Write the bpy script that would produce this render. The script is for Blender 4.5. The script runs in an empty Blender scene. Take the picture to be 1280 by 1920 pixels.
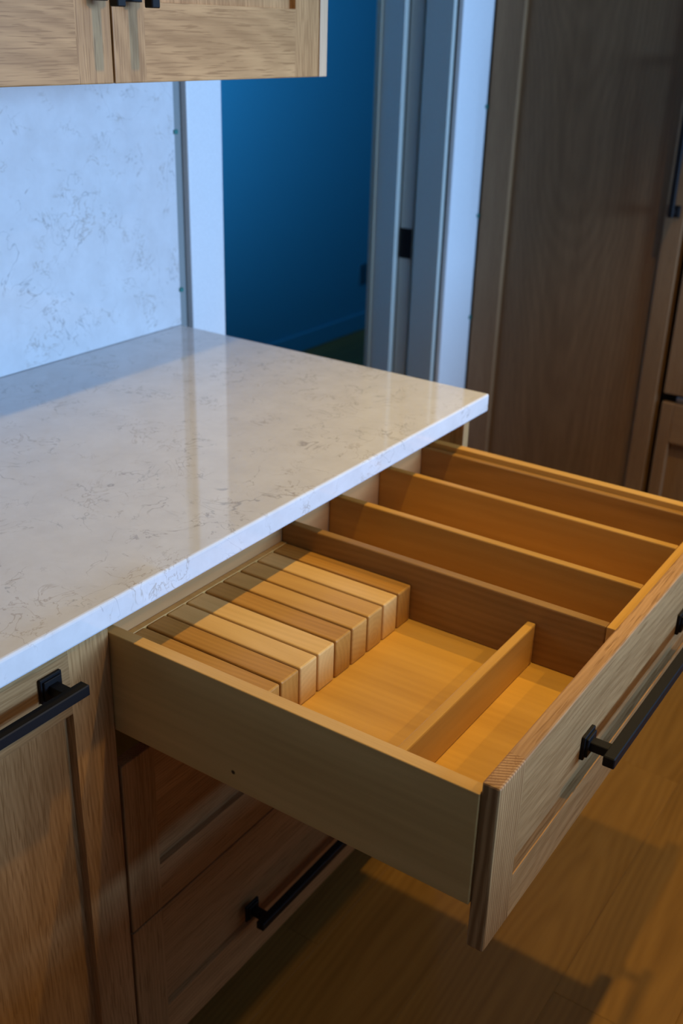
import bpy, bmesh, math, random
from mathutils import Matrix, Vector
random.seed(7)
S = bpy.context.scene
COL = S.collection

# ------------------------------------------------------------------ camera
cam_d = bpy.data.cameras.new('camera')
cam = bpy.data.objects.new('camera', cam_d); COL.objects.link(cam)
CAM = (-1.5507, -0.7333, 1.4726)
RT, UP, FW = (0.55818729, -0.82920435, 0.02910509), (0.33025991, 0.25422405, 0.90900964), (0.76115396, 0.49778538, -0.41575758)
cam.matrix_world = Matrix(((RT[0], UP[0], -FW[0], CAM[0]), (RT[1], UP[1], -FW[1], CAM[1]), (RT[2], UP[2], -FW[2], CAM[2]), (0, 0, 0, 1)))
cam_d.sensor_fit = 'VERTICAL'; cam_d.sensor_height = 36.0; cam_d.sensor_width = 24.0
cam_d.lens = 1977.667 / 1920 * 36
cam_d.shift_x = -9.056 / 1920; cam_d.shift_y = -8.58 / 1920
cam_d.clip_start = 0.02
cam_d.dof.use_dof = True; cam_d.dof.focus_distance = 1.12; cam_d.dof.aperture_fstop = 6.0
S.camera = cam

# ------------------------------------------------------------------ world, lights, exposure
W = bpy.data.worlds.new('sky'); S.world = W; W.use_nodes = True
W.node_tree.nodes['Background'].inputs[0].default_value = (0.30, 0.52, 1.0, 1)
W.node_tree.nodes['Background'].inputs[1].default_value = 0.4
S.view_settings.view_transform = 'Standard'; S.view_settings.look = 'None'
S.view_settings.gamma = 1.0; S.view_settings.use_curve_mapping = False
S.view_settings.exposure = 0.0
CEIL = 2.74
WARM = (1.0, 0.635, 0.095)
def downlight(name, x, y, power, size=130, rad=0.022, blend=0.35):  # ceiling lamps out of view, assumed from the cast shadows
    d = bpy.data.lights.new(name, 'SPOT'); d.energy = power; d.color = WARM
    d.spot_size = math.radians(size); d.spot_blend = blend; d.shadow_soft_size = rad
    o = bpy.data.objects.new(name, d); COL.objects.link(o); o.location = (x, y, CEIL - 0.03); return o
downlight('downlight', -0.58, -0.50, 64, 84, blend=.7)
downlight('downlight', 0.42, -0.50, 70, 78, blend=.7)
downlight('downlight', -0.25, -2.00, 42, 130, blend=.5)
def area_light(name, loc, rot, sx, sy, power, color):
    d = bpy.data.lights.new(name, 'AREA'); d.energy = power; d.color = color; d.shape = 'RECTANGLE'; d.size = sx; d.size_y = sy
    o = bpy.data.objects.new(name, d); COL.objects.link(o); o.location = loc; o.rotation_euler = rot; return o
BLUE = (0.31, 0.57, 1.0)
area_light('assumed_daylight', (0.5, -4.42, 1.55), (math.radians(90), 0, 0), 2.4, 1.1, 340, BLUE)       # through an assumed window opposite the counter, out of view
added_far_light = area_light('assumed_daylight', (-0.35, 1.15, 1.75), (math.radians(90), 0, math.radians(-42)), 0.8, 0.9, 46, (0.16, 0.52, 1.0))  # added light with no opening behind it, to brighten the blue far wall
added_far_light.data.spread = math.radians(84); added_far_light.rotation_euler = Vector((math.sin(math.radians(52)), math.cos(math.radians(52)), 0.07)).to_track_quat('-Z', 'Y').to_euler()  # spread narrowed and aim turned so the added light misses the jamb

# ------------------------------------------------------------------ materials
def nt(name):
    m = bpy.data.materials.new(name); m.use_nodes = True; t = m.node_tree
    return m, t, t.nodes, t.links, t.nodes['Principled BSDF']
def rgba(c): return (c[0], c[1], c[2], 1)
def plain(name, col, rough=0.5, metal=0.0, bump=0.0, bscale=300.0, var=0.04):
    m, t, N, L, b = nt(name)
    tc = N.new('ShaderNodeTexCoord'); n = N.new('ShaderNodeTexNoise'); n.inputs['Scale'].default_value = bscale; n.inputs['Detail'].default_value = 3
    L.new(tc.outputs['Object'], n.inputs['Vector'])
    r = N.new('ShaderNodeValToRGB'); r.color_ramp.elements[0].position = .3; r.color_ramp.elements[1].position = .7
    r.color_ramp.elements[0].color = rgba([c * (1 - var) for c in col]); r.color_ramp.elements[1].color = rgba([min(1, c * (1 + var)) for c in col])
    L.new(n.outputs['Fac'], r.inputs['Fac']); L.new(r.outputs['Color'], b.inputs['Base Color'])
    b.inputs['Roughness'].default_value = rough; b.inputs['Metallic'].default_value = metal
    if bump:
        bp = N.new('ShaderNodeBump'); bp.inputs['Strength'].default_value = bump; bp.inputs['Distance'].default_value = .001
        L.new(n.outputs['Fac'], bp.inputs['Height']); L.new(bp.outputs['Normal'], b.inputs['Normal'])
    return m

def wood(name, axis, dark, light, rough=0.45, ring=75.0, ringmix=0.12, pore=0.35, vary=0.22, coat=0.0, dash=0.0, knots=()):
    """grain runs along `axis` (0,1,2) of the object's own coordinates"""
    m, t, N, L, b = nt(name)
    tc = N.new('ShaderNodeTexCoord'); oi = N.new('ShaderNodeObjectInfo')
    # every board is cut from another place in the tree
    rs = N.new('ShaderNodeVectorMath'); rs.operation = 'SCALE'; rs.inputs[0].default_value = (3.7, 5.3, 4.1); L.new(oi.outputs['Random'], rs.inputs['Scale'])
    add = N.new('ShaderNodeVectorMath'); L.new(tc.outputs['Object'], add.inputs[0]); L.new(rs.outputs[0], add.inputs[1])
    def stretched(al, ac):
        mp = N.new('ShaderNodeVectorMath'); mp.operation = 'MULTIPLY'
        v = [ac] * 3; v[axis] = al; mp.inputs[1].default_value = v
        L.new(add.outputs[0], mp.inputs[0]); return mp.outputs[0]
    # growth rings about an axis lying near the board and slightly askew
    wn = N.new('ShaderNodeTexWhiteNoise'); wn.noise_dimensions = '1D'; L.new(oi.outputs['Random'], wn.inputs['W'])
    ro = N.new('ShaderNodeVectorMath'); ro.operation = 'MULTIPLY_ADD'; L.new(wn.outputs['Color'], ro.inputs[0]); ro.inputs[1].default_value = (.16, .16, .16); ro.inputs[2].default_value = (-.08, -.10, -.06)
    ra = N.new('ShaderNodeVectorMath'); L.new(tc.outputs['Object'], ra.inputs[0]); L.new(ro.outputs[0], ra.inputs[1])
    tl = N.new('ShaderNodeMapping'); tl.inputs['Rotation'].default_value = (.045, .05, -.04); L.new(ra.outputs[0], tl.inputs['Vector'])
    wv = N.new('ShaderNodeTexWave'); wv.wave_type = 'RINGS'; wv.rings_direction = 'XYZ'[axis]; wv.wave_profile = 'SIN'
    wv.inputs['Scale'].default_value = ring; wv.inputs['Distortion'].default_value = 14; wv.inputs['Detail'].default_value = 1.5; wv.inputs['Detail Scale'].default_value = 0.055
    L.new(tl.outputs[0], wv.inputs['Vector'])
    n1 = N.new('ShaderNodeTexNoise'); n1.inputs['Scale'].default_value = 1; n1.inputs['Detail'].default_value = 4; n1.inputs['Roughness'].default_value = .6
    L.new(stretched(2.0, 30), n1.inputs['Vector'])
    n2 = N.new('ShaderNodeTexNoise'); n2.inputs['Scale'].default_value = 1; n2.inputs['Detail'].default_value = 3; n2.inputs['Roughness'].default_value = .7
    L.new(stretched(16, 400), n2.inputs['Vector'])
    def math_(op, a, bb):
        q = N.new('ShaderNodeMath'); q.operation = op
        for i, v in enumerate((a, bb)):
            if isinstance(v, (int, float)): q.inputs[i].default_value = v
            else: L.new(v, q.inputs[i])
        return q.outputs[0]
    f = math_('ADD', math_('MULTIPLY', wv.outputs['Fac'], ringmix), math_('MULTIPLY', n1.outputs['Fac'], 1 - ringmix))
    f = math_('ADD', f, math_('MULTIPLY', math_('SUBTRACT', n2.outputs['Fac'], .5), pore))
    if dash:   # open pores: short dark dashes along the grain
        n3 = N.new('ShaderNodeTexNoise'); n3.inputs['Scale'].default_value = 1; n3.inputs['Detail'].default_value = 2; n3.inputs['Roughness'].default_value = .5
        L.new(stretched(20, 480), n3.inputs['Vector'])
        pr = N.new('ShaderNodeMapRange'); pr.inputs['From Min'].default_value = .55; pr.inputs['From Max'].default_value = .70; L.new(n3.outputs['Fac'], pr.inputs['Value'])
        f = math_('SUBTRACT', f, math_('MULTIPLY', pr.outputs[0], dash))
    r = N.new('ShaderNodeValToRGB'); e = r.color_ramp.elements; e[0].position = .27; e[1].position = .73
    e[0].color = rgba(dark); e[1].color = rgba(light); L.new(f, r.inputs['Fac'])
    # board to board tone
    hv = N.new('ShaderNodeHueSaturation'); L.new(r.outputs['Color'], hv.inputs['Color'])
    rr = math_('FRACT', math_('MULTIPLY', oi.outputs['Random'], 17.31), 0)
    L.new(math_('ADD', math_('MULTIPLY', rr, vary), 1 - vary * .5), hv.inputs['Value'])
    col = hv.outputs['Color']
    for (kx, ky, kz, kr) in knots:
        sb = N.new('ShaderNodeVectorMath'); sb.operation = 'DISTANCE'; sb.inputs[1].default_value = (kx, ky, kz); L.new(tc.outputs['Object'], sb.inputs[0])
        mr = N.new('ShaderNodeMapRange'); mr.inputs['From Min'].default_value = kr * .5; mr.inputs['From Max'].default_value = kr; mr.inputs['To Min'].default_value = 1; mr.inputs['To Max'].default_value = 0
        L.new(sb.outputs['Value'], mr.inputs['Value'])
        mx = N.new('ShaderNodeMix'); mx.data_type = 'RGBA'; L.new(mr.outputs[0], mx.inputs['Factor']); L.new(col, mx.inputs['A']); mx.inputs['B'].default_value = (.035, .016, .006, 1); col = mx.outputs['Result']
    L.new(col, b.inputs['Base Color'])
    b.inputs['Roughness'].default_value = rough; b.inputs['Specular IOR Level'].default_value = .35
    bp = N.new('ShaderNodeBump'); bp.inputs['Strength'].default_value = .25; bp.inputs['Distance'].default_value = .0008
    L.new(n2.outputs['Fac'], bp.inputs['Height']); L.new(bp.outputs['Normal'], b.inputs['Normal'])
    return m

OAK_D, OAK_L = (0.30, 0.147, 0.050), (0.52, 0.282, 0.112)
oak = [wood('oak_' + 'xyz'[i], i, OAK_D, OAK_L, rough=.5, dash=.5) for i in range(3)]
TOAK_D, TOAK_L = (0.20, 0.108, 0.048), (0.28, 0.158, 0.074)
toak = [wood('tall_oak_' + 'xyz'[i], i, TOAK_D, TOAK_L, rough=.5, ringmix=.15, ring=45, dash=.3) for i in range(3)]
MAP_D, MAP_L = (0.53, 0.285, 0.068), (0.69, 0.395, 0.105)
mapl = [wood('maple_' + 'xyz'[i], i, MAP_D, MAP_L, rough=.38, ringmix=.05, pore=.1, ring=34, vary=.08) for i in range(3)]
maple_side = wood('maple_side', 1, (0.55, 0.315, 0.10), (0.71, 0.425, 0.15), rough=.42, ringmix=.06, pore=.1, ring=30, vary=.0, knots=((0.0, -0.1276, 0.0224, .0034),))
maple_back = wood('maple_back', 0, (0.36, 0.18, 0.065), (0.48, 0.25, 0.095), rough=.45, ringmix=.06, pore=.1, ring=30, vary=0)  # darker maple: the shade under the counter is put into the colour
amber_div = wood('amber_divider_wood', 1, (0.42, 0.215, 0.045), (0.56, 0.305, 0.07), rough=.38, ringmix=.08, pore=.1, ring=26, vary=.06)
shaded_div = wood('brown_shaded_divider_wood', 1, (0.24, 0.122, 0.034), (0.38, 0.205, 0.062), rough=.4, ringmix=.13, pore=.2, ring=34, vary=0)  # browner wood, darkened further with the shade on the divider's face
slat_m = {
    'd': wood('amber_slat_wood', 1, (0.38, 0.18, 0.038), (0.53, 0.27, 0.064), rough=.36, ringmix=.15, pore=.12, ring=44, vary=.08),
    'm': wood('honey_slat_wood', 1, (0.50, 0.265, 0.072), (0.61, 0.345, 0.10), rough=.36, ringmix=.15, pore=.12, ring=44, vary=.06),
    'l': wood('pale_slat_wood', 1, (0.66, 0.40, 0.14), (0.77, 0.49, 0.185), rough=.36, ringmix=.15, pore=.1, ring=44, vary=.05)}
plank_m = wood('oak_floor', 0, (0.21, 0.100, 0.018), (0.31, 0.158, 0.034), rough=.42, ringmix=.14, pore=.2, ring=30, vary=.3, knots=())
black = plain('black_metal', (0.005, 0.004, 0.0045), .5); black.node_tree.nodes['Principled BSDF'].inputs['Specular IOR Level'].default_value = .25
white = plain('white_paint', (0.68, 0.68, 0.68), .45)
offwhite = plain('drywall', (0.22, 0.23, 0.22), .8, bump=.2)
ceil_m = plain('ceiling_paint', (0.32, 0.32, 0.32), .9)
grey_trim = plain('plain_grey_trim', (0.46, 0.48, 0.43), .55)  # greenish grey, darker than the white casings
tan_trim = plain('tan_casing_paint', (0.30, 0.27, 0.20), .6)
blue_wall = plain('blue_paint', (0.06, 0.30, 0.43), .7, var=.02)
dark_in = plain('dark_cabinet_interior', (0.05, 0.03, 0.025), .8)
green = plain('teal_plastic', (0.02, 0.16, 0.14), .5)
steel = plain('brushed_steel', (0.35, 0.36, 0.38), .35, .9)

def quartz():
    m, t, N, L, b = nt('quartz')
    tc = N.new('ShaderNodeTexCoord')
    def noise(sc, det, rough=.55, dist=0.0, off=0.0):
        a = N.new('ShaderNodeVectorMath'); a.inputs[1].default_value = (off, off * 1.7, off * .6); L.new(tc.outputs['Object'], a.inputs[0])
        n = N.new('ShaderNodeTexNoise'); n.inputs['Scale'].default_value = sc; n.inputs['Detail'].default_value = det; n.inputs['Roughness'].default_value = rough; n.inputs['Distortion'].default_value = dist
        L.new(a.outputs[0], n.inputs['Vector']); return n.outputs['Fac']
    def mth(op, a, bb=0.0):
        q = N.new('ShaderNodeMath'); q.operation = op
        for i, v in enumerate((a, bb)):
            if isinstance(v, (int, float)): q.inputs[i].default_value = v
            else: L.new(v, q.inputs[i])
        return q.outputs[0]
    def mr(v, a, bb, c, d):
        q = N.new('ShaderNodeMapRange'); q.interpolation_type = 'SMOOTHSTEP'; L.new(v, q.inputs['Value'])
        for nme, x in zip(('From Min', 'From Max', 'To Min', 'To Max'), (a, bb, c, d)): q.inputs[nme].default_value = x
        return q.outputs[0]
    base = N.new('ShaderNodeValToRGB'); e = base.color_ramp.elements; e[0].position = .32; e[1].position = .66
    e[0].color = (.595, .58, .575, 1); e[1].color = (.655, .645, .645, 1); L.new(noise(22, 5, .65), base.inputs['Fac'])
    col = base.outputs['Color']
    def vein(sc, width, maskscale, mlo, mhi, colr, strength, off):
        nonlocal col
        v = mth('ABSOLUTE', mth('SUBTRACT', noise(sc, 4, .6, .8, off), .5))
        line = mr(v, 0, width, 1, 0); mask = mr(noise(maskscale, 2, .5, 0, off + 9), mlo, mhi, 0, 1)
        f = mth('MULTIPLY', mth('MULTIPLY', line, mask), strength)
        mx = N.new('ShaderNodeMix'); mx.data_type = 'RGBA'; L.new(f, mx.inputs['Factor']); L.new(col, mx.inputs['A']); mx.inputs['B'].default_value = rgba(colr); col = mx.outputs['Result']
    vein(14, .012, 17, .50, .64, (.24, .20, .17), .55, 1.3)
    vein(24, .020, 14, .52, .64, (.30, .23, .17), .5, 4.1)
    vein(8, .006, 9, .50, .62, (.25, .24, .24), .55, 7.7)
    L.new(col, b.inputs['Base Color']); b.inputs['Roughness'].default_value = .05; b.inputs['Specular IOR Level'].default_value = .8
    return m
quartz_m = quartz()

# ------------------------------------------------------------------ helpers
def link(name, me, mat, parent=None, loc=(0, 0, 0)):
    o = bpy.data.objects.new(name, me); COL.objects.link(o); o.location = loc
    if mat is not None and not me.materials: me.materials.append(mat)
    if parent: o.parent = parent
    return o
def bm_box(bm, x0, x1, y0, y1, z0, z1, bev=0.0, seg=2, skip=()):
    g = bmesh.ops.create_cube(bm, size=1.0); vs = g['verts']
    for v in vs: v.co = Vector(((x0 + x1) / 2 + v.co.x * (x1 - x0), (y0 + y1) / 2 + v.co.y * (y1 - y0), (z0 + z1) / 2 + v.co.z * (z1 - z0)))
    if bev:
        lim = {'x0': (0, x0), 'x1': (0, x1), 'z0': (2, z0), 'z1': (2, z1), 'y0': (1, y0), 'y1': (1, y1)}
        es = [e for e in {e for v in vs for e in v.link_edges}
              if not any(abs(e.verts[0].co[lim[q][0]] - lim[q][1]) < 1e-7 and abs(e.verts[1].co[lim[q][0]] - lim[q][1]) < 1e-7 for q in skip)]
        bmesh.ops.bevel(bm, geom=es, offset=bev, segments=seg, affect='EDGES', profile=.5)
def to_mesh(bm, name, smooth=False):
    me = bpy.data.meshes.new(name); bm.normal_update(); bm.to_mesh(me); bm.free()
    if smooth:
        for p in me.polygons: p.use_smooth = True
    return me
def box(name, x0, x1, y0, y1, z0, z1, mat, parent=None, bev=0.0, origin=None, seg=2, skip=()):
    """a box given in world coordinates, stored relative to its parent's origin (parents are never rotated)"""
    po = Vector(parent['_o']) if parent is not None else Vector((0, 0, 0))
    oo = Vector(origin) if origin else (po if parent is not None else Vector(((x0 + x1) / 2, (y0 + y1) / 2, z0)))
    bm = bmesh.new(); bm_box(bm, x0 - oo.x, x1 - oo.x, y0 - oo.y, y1 - oo.y, z0 - oo.z, z1 - oo.z, bev, seg, skip)
    o = link(name, to_mesh(bm, name), mat, parent, oo - po); o['_o'] = tuple(oo); return o
def multi(name, boxes, mat, parent=None, bev=0.0, origin=None):
    po = Vector(parent['_o']) if parent is not None else Vector((0, 0, 0))
    b0 = boxes[0]; oo = Vector(origin) if origin else (po if parent is not None else Vector((b0[0], b0[2], b0[4])))
    bm = bmesh.new()
    for b in boxes: bm_box(bm, b[0] - oo.x, b[1] - oo.x, b[2] - oo.y, b[3] - oo.y, b[4] - oo.z, b[5] - oo.z, bev)
    o = link(name, to_mesh(bm, name), mat, parent, oo - po); o['_o'] = tuple(oo); return o
def thing(name, loc, label, cat, group=None):
    o = bpy.data.objects.new(name, None); COL.objects.link(o); o.location = loc; o['_o'] = tuple(loc); o.empty_display_size = .05
    return tag(o, label, cat, group)
def tag(o, label, cat, group=None):
    o['label'] = label; o['category'] = cat
    if group: o['group'] = group
    return o
def struct(o, label=None, cat=None):
    o['kind'] = 'structure'
    if label: o['label'] = label
    if cat: o['category'] = cat
    return o

def shaker_y(name, parent, x0, x1, z0, z1, yf, th, sl, sr, rt, rb, rec, mats, rails_full=False, panel_axis=2, bev=.0015):
    """frame-and-panel front facing -y; the recessed panel is the part, stiles and rails its pieces"""
    p = box(name, x0 + sl - .008, x1 - sr + .008, yf + rec, yf + th - .001, z0 + rb - .008, z1 - rt + .008, mats[panel_axis], parent)
    box('stile', x0, x0 + sl, yf, yf + th, z0, z1, mats[2], p, bev, skip=('x1',)); box('stile', x1 - sr, x1, yf, yf + th, z0, z1, mats[2], p, bev, skip=('x0',))
    box('rail', x0 + sl, x1 - sr, yf, yf + th, z1 - rt, z1, mats[0], p, bev, skip=('x0', 'x1', 'z0')); box('rail', x0 + sl, x1 - sr, yf, yf + th, z0, z0 + rb, mats[0], p, bev, skip=('x0', 'x1', 'z1'))
    return p
def shaker_x(name, parent, y0, y1, z0, z1, xf, th, s0, s1, rt, rb, rec, mats, bev=.003):
    """the same facing -x; s0 is the stile at y0 (near), s1 the one at y1"""
    p = box(name, xf + rec, xf + th - .001, y0 + s0 - .008, y1 - s1 + .008, z0 + rb - .008, z1 - rt + .008, mats[2], parent)
    box('stile', xf, xf + th, y0, y0 + s0, z0, z1, mats[2], p, bev); box('stile', xf, xf + th, y1 - s1, y1, z0, z1, mats[2], p, bev)
    box('rail', xf, xf + th, y0 + s0, y1 - s1, z1 - rt, z1, mats[1], p, bev * .6); box('rail', xf, xf + th, y0 + s0, y1 - s1, z0, z0 + rb, mats[1], p, bev * .6)
    return p

def pull_bmesh(bm, length, over, axis, bar=.0135, proj=.041, plate=.030, post=.013):
    """square bar pull on two posts with stepped square plates; sticks out along -y; axis 0 = horizontal, 2 = upright. origin at its centre on the face"""
    h = length / 2
    def bb(a0, a1, y0, y1, c0, c1, bev): 
        if axis == 0: bm_box(bm, a0, a1, y0, y1, c0, c1, bev, 1)
        else: bm_box(bm, c0, c1, y0, y1, a0, a1, bev, 1)
    bb(-h - over, h + over, -proj, -proj + bar, -bar / 2, bar / 2, .0012)
    for s in (-h, h):
        bb(s - post / 2, s + post / 2, -proj + bar - .002, -.004, -post / 2 * .9, post / 2 * .9, .0008)
        bb(s - plate / 2, s + plate / 2, -.0045, .0, -plate / 2, plate / 2, .0008)
        bb(s - plate / 2 * .8, s + plate / 2 * .8, -.0075, -.004, -plate / 2 * .8, plate / 2 * .8, .0008)
def pull(name, parent, c, length, over=.021, axis=0, face='y', **kw):
    bm = bmesh.new(); pull_bmesh(bm, length, over, axis, **kw)
    if face == 'x': bmesh.ops.rotate(bm, verts=bm.verts, cent=(0, 0, 0), matrix=Matrix.Rotation(math.radians(-90), 3, 'Z'))
    po = Vector(parent['_o'])
    o = link(name, to_mesh(bm, name), black, parent, Vector(c) - po); o['_o'] = tuple(c); o['label'] = 'black square bar pull'; return o

# ------------------------------------------------------------------ the room
H, D, T = 0.915, 0.69, 0.0315          # counter top height, depth to backsplash face, slab thickness
YW = 0.71                              # face of the back wall
# floor: planks running along x, one object each
fl = box('floor', -4.0, 4.2, -4.5, 2.3, -.05, -.019, dark_in); struct(fl)
rows = []
PW = .19; y = -0.345
k0 = int(math.floor((-4.5 + .345) / PW)); k1 = int(math.ceil((2.3 + .345) / PW))
plank_meshes = {}
for k in range(k0, k1):
    ya = -0.345 + k * PW; yb = ya + PW
    if yb > 2.3: yb = 2.3
    near = -1.3 < ya < 0.75
    L_ = 1.9 if near else 4.1
    xs = []
    x = -4.0 - random.random() * L_ * .8
    while x < 4.2:
        xs.append((max(-4.0, x), min(4.2, x + L_))); x += L_
    for a, b in xs:
        if b - a < .05: continue
        key = (round(b - a, 3), round(yb - ya, 4))
        if key not in plank_meshes:
            bm = bmesh.new(); bm_box(bm, .00015, b - a - .00015, .00015, yb - ya - .00015, 0, .019, .0004, 1); plank_meshes[key] = to_mesh(bm, 'plank')
        o = link('plank', plank_meshes[key], plank_m, fl, Vector((a, ya, -.019)) - Vector(fl['_o']))
struct(box('ceiling', -4.0, 4.2, -4.5, 2.3, CEIL, CEIL + .05, ceil_m))
DOOR_L, DOOR_R, DOOR_T = 0.15, 1.105, 2.08
wb = multi('wall_back', [(-4.0, DOOR_L, YW, YW + .20, 0, CEIL), (DOOR_R + .012, 4.2, YW, YW + .20, 0, CEIL), (DOOR_L, DOOR_R + .012, YW, YW + .20, DOOR_T, CEIL)], offwhite); struct(wb)
struct(box('wall_right', 1.95, 2.0, -4.5, YW, 0, CEIL, offwhite))
struct(box('wall_left', -4.05, -4.0, -4.5, 2.3, 0, CEIL, offwhite))
struct(box('wall_far', -.6, 4.2, 2.25, 2.3, 0, CEIL, blue_wall))
struct(multi('wall_far_side', [(-.62, -.6, YW + .2, 2.3, 0, CEIL)], blue_wall))
struct(box('wall_far_end', 4.15, 4.2, YW + .2, 2.25, 0, CEIL, blue_wall))
struct(box('baseboard_far', -.6, 4.15, 2.235, 2.25, 0, .09, blue_wall, bev=.003))
# wall opposite, out of view, with an assumed window opening
struct(multi('wall_front', [(-4.0, -.75, -4.55, -4.5, 0, CEIL), (1.75, 4.2, -4.55, -4.5, 0, CEIL), (-.75, 1.75, -4.55, -4.5, 0, 1.0), (-.75, 1.75, -4.55, -4.5, 2.1, CEIL)], offwhite))
wf = multi('assumed_window_1', [(-.75, -.7, -4.54, -4.48, 1.0, 2.1), (1.7, 1.75, -4.54, -4.48, 1.0, 2.1), (-.7, 1.7, -4.54, -4.48, 1.0, 1.05), (-.7, 1.7, -4.54, -4.48, 2.05, 2.1), (.47, .53, -4.53, -4.49, 1.05, 2.05)], white); struct(wf)  # frame of the assumed window

# unseen island added across the aisle to keep the window light off the lower fronts and the floor
isl = thing('light_blocking_island', (-.6, -1.75, 0), 'added island, out of view, that blocks window light from the lower fronts', 'island')
box('body', -2.2, .95, -2.2, -1.33, .1, .885, oak[2], isl); box('toe_kick', -2.15, .9, -2.15, -1.40, 0, .1, dark_in, isl)
box('worktop', -2.25, 1.0, -2.25, -1.30, .8855, .917, plain('low_bounce_dark', (.03, .03, .032), .4), isl, .003)  # top made dark so the added island bounces little light

# door trim
def casing(name, x0, x1, y0, y1): return box(name, x0, x1, y0, y1, 0, DOOR_T + .1, white, bev=.003)
struct(casing('trim_1', 0.040, 0.1415, .694, YW))
struct(casing('trim_2', 1.110, 1.284, .694, YW))
struct(box('trim_3', DOOR_L - .1, 1.284, .693, YW, DOOR_T + .101, DOOR_T + .2, white, bev=.003))
jl = struct(box('trim_4', DOOR_L - .009, DOOR_L, YW, YW + .22, 0, DOOR_T, grey_trim))
jr = struct(box('trim_5', 1.088, 1.104, .7105, .793, 0, DOOR_T, grey_trim, bev=.002))       # jamb of the pocket, near half
jr2 = struct(box('trim_6', 1.074, 1.104, .848, .9165, 0, DOOR_T, grey_trim, bev=.002))        # far half
struct(box('trim_7', 1.068, 1.11, .917, .934, 0, DOOR_T, tan_trim, bev=.002))
pd = box('door_1', 1.0935, 1.9, .8015, .8425, .005, DOOR_T, grey_trim, bev=.0015); struct(pd)
box('latch_plate', 1.0915, 1.0945, .8025, .8415, .867, .951, black, pd, bev=.0005)
tag(box('outlet_plate', 3.06, 3.125, 2.244, 2.2499, .24, .345, plain('dark_plate', (.03, .10, .14), .5), bev=.002), 'small dark wall plate low on the blue wall beyond the doorway', 'outlet')

# ------------------------------------------------------------------ worktop and backsplash
def slab(name, x0, x1, y0, y1, z0, z1, mat, r):
    return box(name, x0, x1, y0, y1, z0, z1, mat, bev=r, origin=(x0, y0, z0), seg=3)
ct = slab('countertop', -2.6, 0.0, 0.0, YW - .001, H - T, H, quartz_m, .0035)
tag(ct, 'polished cream quartz countertop with thin brown veins over the base cabinets', 'countertop')
bs = slab('backsplash', -2.6, 0.0, D, YW - .0008, H + .0006, 1.46, quartz_m, .0015)
tag(bs, 'white veined quartz backsplash slab behind the countertop', 'backsplash')
for i, z in enumerate((1.282, .986)):
    tag(box('wall_spacer', -.004, .006, D - .004, D + .004, z - .004, z + .004, green, bev=.0015),
        ('upper' if i == 0 else 'lower') + ' tiny green spacer at the right edge of the backsplash', 'spacer', 'green spacers on the backsplash edge')

for i, z in enumerate((1.277, .980, .680)):
    tag(box('wall_spacer', 1.272, 1.284, .690, .6938, z - .005, z + .005, green, bev=.0012),
        ('topmost', 'middle', 'lowest')[i] + ' of three tiny dark spacers on the white door casing beside the tall cabinet', 'spacer', 'dark spacers on the right door casing')

# ------------------------------------------------------------------ base cabinet with the drawers
YF = 0.052; FT = 0.0189                 # plane of the closed fronts, their thickness
XL, XR = -0.8344, -0.0585               # drawer box outside
bc = thing('base_cabinet', (-.445, .37, 0), 'oak base cabinet with two closed drawers under the open one', 'cabinet')
multi('body', [(-.851, -.8365, YF + FT + .001, YW - .002, .1, H - T - .0005), (-.0555, -.0375, YF + FT + .001, YW - .002, .1, H - T - .0005), (-.8365, -.0555, .60, .615, .1, H - T - .0005), (-.8365, -.0555, YF + FT + .001, .60, .1, .118)], mapl[2], bc)
box('top_stretcher', -.8365, -.0555, .10, .19, H - T - .019, H - T - .0005, mapl[0], bc)
box('toe_kick', -.851, -.0375, .125, .143, 0, .1, oak[0], bc)
FL_, FR_ = -0.8314, -0.0410
box('end_panel', -.0372, -.0185, .024, YW - .002, 0, H - T - .0005, oak[2], bc, .001)
d2 = shaker_y('drawer_front', bc, FL_, FR_, .3698 + .0015, .6434, YF, FT, .056, .056, .09, .075, .009, oak, panel_axis=0)
d3 = shaker_y('drawer_front', bc, FL_, FR_, .1080, .3698 - .0015, YF, FT, .056, .056, .09, .075, .009, oak, panel_axis=0)
multi('drawer_box', [(XL, XL + .0162, YF + FT, .56, .41, .58), (XR - .0162, XR, YF + FT, .56, .41, .58), (XL + .0162, XR - .0162, .545, .56, .41, .58), (XL + .0162, XR - .0162, YF + FT, .545, .42, .43)], mapl[1], bc)
pull('handle', d2, (-.4437, YF, .565), .325); pull('handle', d3, (-.4237, YF, .213), .325)

# cabinet to the left with one tall pull-out front
lc = thing('base_cabinet', (-1.2, .37, 0), 'oak base cabinet left of the open drawer with one tall front', 'cabinet')
multi('body', [(-.8695, -.8520, YF + FT + .001, YW - .002, .1, H - T - .0005), (-1.60, -1.5825, YF + FT + .001, YW - .002, .1, H - T - .0005), (-1.5825, -.8695, .60, .615, .1, H - T - .0005), (-1.5825, -.8695, YF + FT + .001, .60, .1, .118)], mapl[2], lc)
box('toe_kick', -1.6, -.852, .125, .143, 0, .1, oak[0], lc)
door = shaker_y('door', lc, -1.598, -.8360, .108, .8482, YF, FT, .0605, .0605, .088, .09, .012, oak)
pull('handle', door, (-1.088, YF, .8135), .325)

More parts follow.
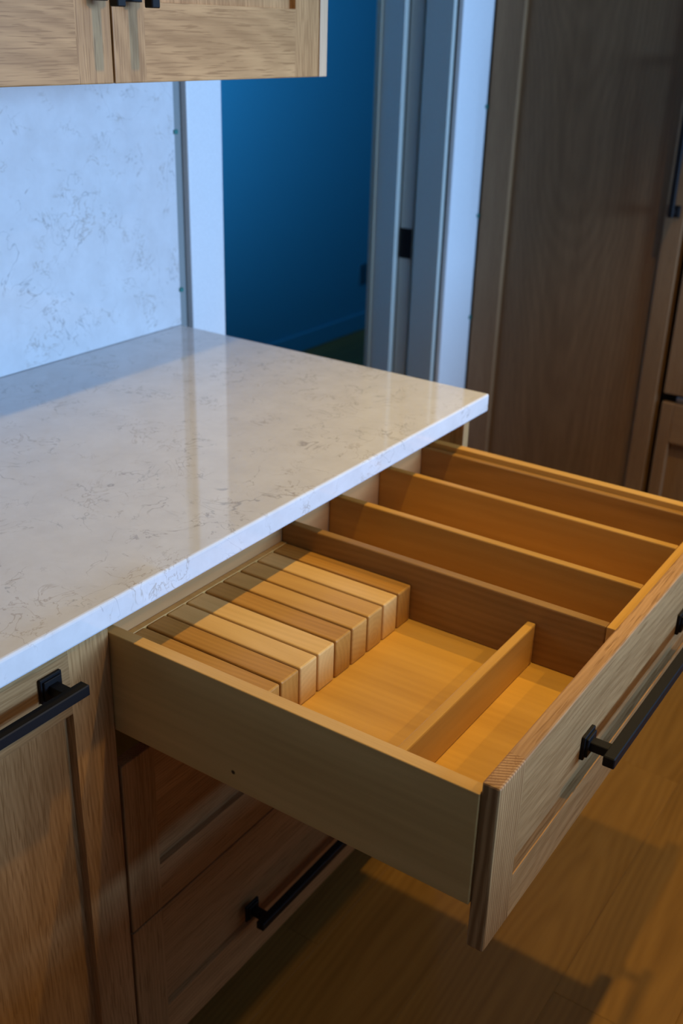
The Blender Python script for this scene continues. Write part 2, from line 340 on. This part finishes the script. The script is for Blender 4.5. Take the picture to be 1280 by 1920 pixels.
# ------------------------------------------------------------------ the open drawer
ZT, ZB, ZFL = .8357, .7006, .7523       # box top, box bottom, drawer floor
YB = .0755                              # inside of the box back
Y0, Y1 = -.4394, -.4205                 # outside and inside of the drawer front
ts = .0163
dr = thing('drawer', (-.445, -.18, ZB), 'open top drawer of maple with oak front and wooden dividers', 'drawer')
sl = box('side', XL, XL + ts, Y1, YB + .016, ZB, ZT, maple_side, dr, .0012, origin=(XL, 0, ZB))
box('side', XR - ts, XR, Y1, YB + .016, ZB, ZT, mapl[1], dr, .0012)
box('back', XL + ts, XR - ts, YB, YB + .016, ZB, ZT, maple_back, dr, .001)
box('bottom', XL + ts - .004, XR - ts + .004, Y1 + .001, YB + .004, ZFL - .012, ZFL, mapl[1], dr)
D1, D2, D3 = (-.4784, -.4646), (-.3610, -.3480), (-.2212, -.2085)
box('box_front', D1[0], XR - ts, Y1 + .0002, Y1 + .0163, ZFL, ZT, mapl[0], dr, .001)
box('box_front', XL + ts, D1[0], Y1 + .0002, Y1 + .006, ZFL, ZFL + .006, mapl[0], dr, .0006)
YI = Y1 + .0165
box('divider', D1[0], D1[1], YI, YB - .0002, ZFL, ZT, shaded_div, dr, .002)['label'] = 'brown divider beside the knife block'
box('divider', D2[0], D2[1], YI, YB - .0002, ZFL, ZT, amber_div, dr, .002)
box('divider', D3[0], D3[1], YI, YB - .0002, ZFL, ZT, amber_div, dr, .002)
box('liner', -.0877, XR - ts - .0002, YI, YB - .0002, ZFL, .8275, shaded_div, dr, .002)
cd = box('cross_divider', XL + ts + .0003, D1[0] - .0003, -.3169, -.3052, ZFL, .8097, mapl[0], dr, .0022)
fr = shaker_y('front', dr, FL_, FR_, .6464, .8482, Y0, FT, .0545, .0545, .1105, .0585, .009, oak, panel_axis=0, bev=.0022)
eg = wood('oak_end_grain', 2, (0.26, 0.12, 0.04), OAK_L, rough=.5, ring=78, ringmix=.4, pore=.25, vary=.05, dash=.25)
st = [c for c in fr.children if c.name.startswith('stile')][0]; st.data.materials.clear(); st.data.materials.append(eg)
pull('handle', fr, (-.4437, Y0, .7640), .325)

# knife block lying in the drawer: nine slats glued to a rail, slots between them
kb = thing('knife_block', (-.65, -.035, ZFL), 'nine-slat wooden knife block at the back left of the open drawer', 'knife block')
gaps = [-.7629 + i * .03586 for i in range(8)]
edges = [XL + ts + .001] + gaps + [D1[0] - .0006]
tones = ['d', 'd', 'l', 'l', 'd', 'm', 'm', 'l', 'd']
ZS = .8047
for i in range(9):
    a = edges[i] + (.0015 if i else 0); b = edges[i + 1] - (.0015 if i < 8 else 0)
    s = box('slat', a, b, -.1385, .0660, ZFL + .0002, ZS, slat_m[tones[i]], kb, .0022)
box('back_rail', edges[0], edges[9], .0662, YB - .0005, ZFL + .0002, ZS + .0005, slat_m['m'], kb, .0008)

# ------------------------------------------------------------------ wall cabinet
UY = .254; UZ = 1.4007; UT = 2.30
uc = thing('wall_cabinet', (-.6, YW, UZ), 'oak wall cabinet with two doors above the countertop', 'cabinet')
box('body', -1.05, -.1545, UY + .0205, YW - .001, UZ + .001, UT, oak[2], uc, .001)
box('end_panel', -.1528, -.1336, UY, YW - .001, UZ, UT, wood('pale_oak_edge', 2, (.50, .33, .19), (.64, .45, .28), rough=.5), uc, .001)
da = shaker_y('door', uc, -1.000, -.5775, UZ, UT, UY, .0195, .0560, .0560, .0905, .0905, .010, oak)
db = shaker_y('door', uc, -.5745, -.1555, UZ, UT, UY, .0195, .0530, .0590, .0905, .0905, .010, oak)
pull('handle', da, (-.5985, UY, 1.6675), .325, over=.021, axis=2); pull('handle', db, (-.5425, UY, 1.6675), .325, over=.021, axis=2)

# ------------------------------------------------------------------ tall cabinet run on the right, facing -x
TX = 1.285
tc_ = thing('tall_cabinet', (1.6, .40, 0), 'tall oak cabinet with one framed door beside the doorway', 'cabinet')
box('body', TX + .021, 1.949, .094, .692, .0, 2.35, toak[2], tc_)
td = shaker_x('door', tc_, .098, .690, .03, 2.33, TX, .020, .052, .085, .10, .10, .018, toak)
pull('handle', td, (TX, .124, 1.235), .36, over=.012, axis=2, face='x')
fg = thing('refrigerator', (1.6, -.3, 0), 'oak panelled refrigerator at the right edge, upper door above a lower drawer', 'refrigerator')
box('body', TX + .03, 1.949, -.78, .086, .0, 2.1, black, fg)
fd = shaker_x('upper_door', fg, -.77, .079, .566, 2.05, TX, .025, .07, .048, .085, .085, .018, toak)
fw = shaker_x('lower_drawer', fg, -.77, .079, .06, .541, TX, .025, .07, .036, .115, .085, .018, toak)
box('hinge', TX + .004, TX + .03, .012, .042, .545, .561, steel, fg, .003)

for o in bpy.data.objects:
    if '_o' in o: del o['_o']
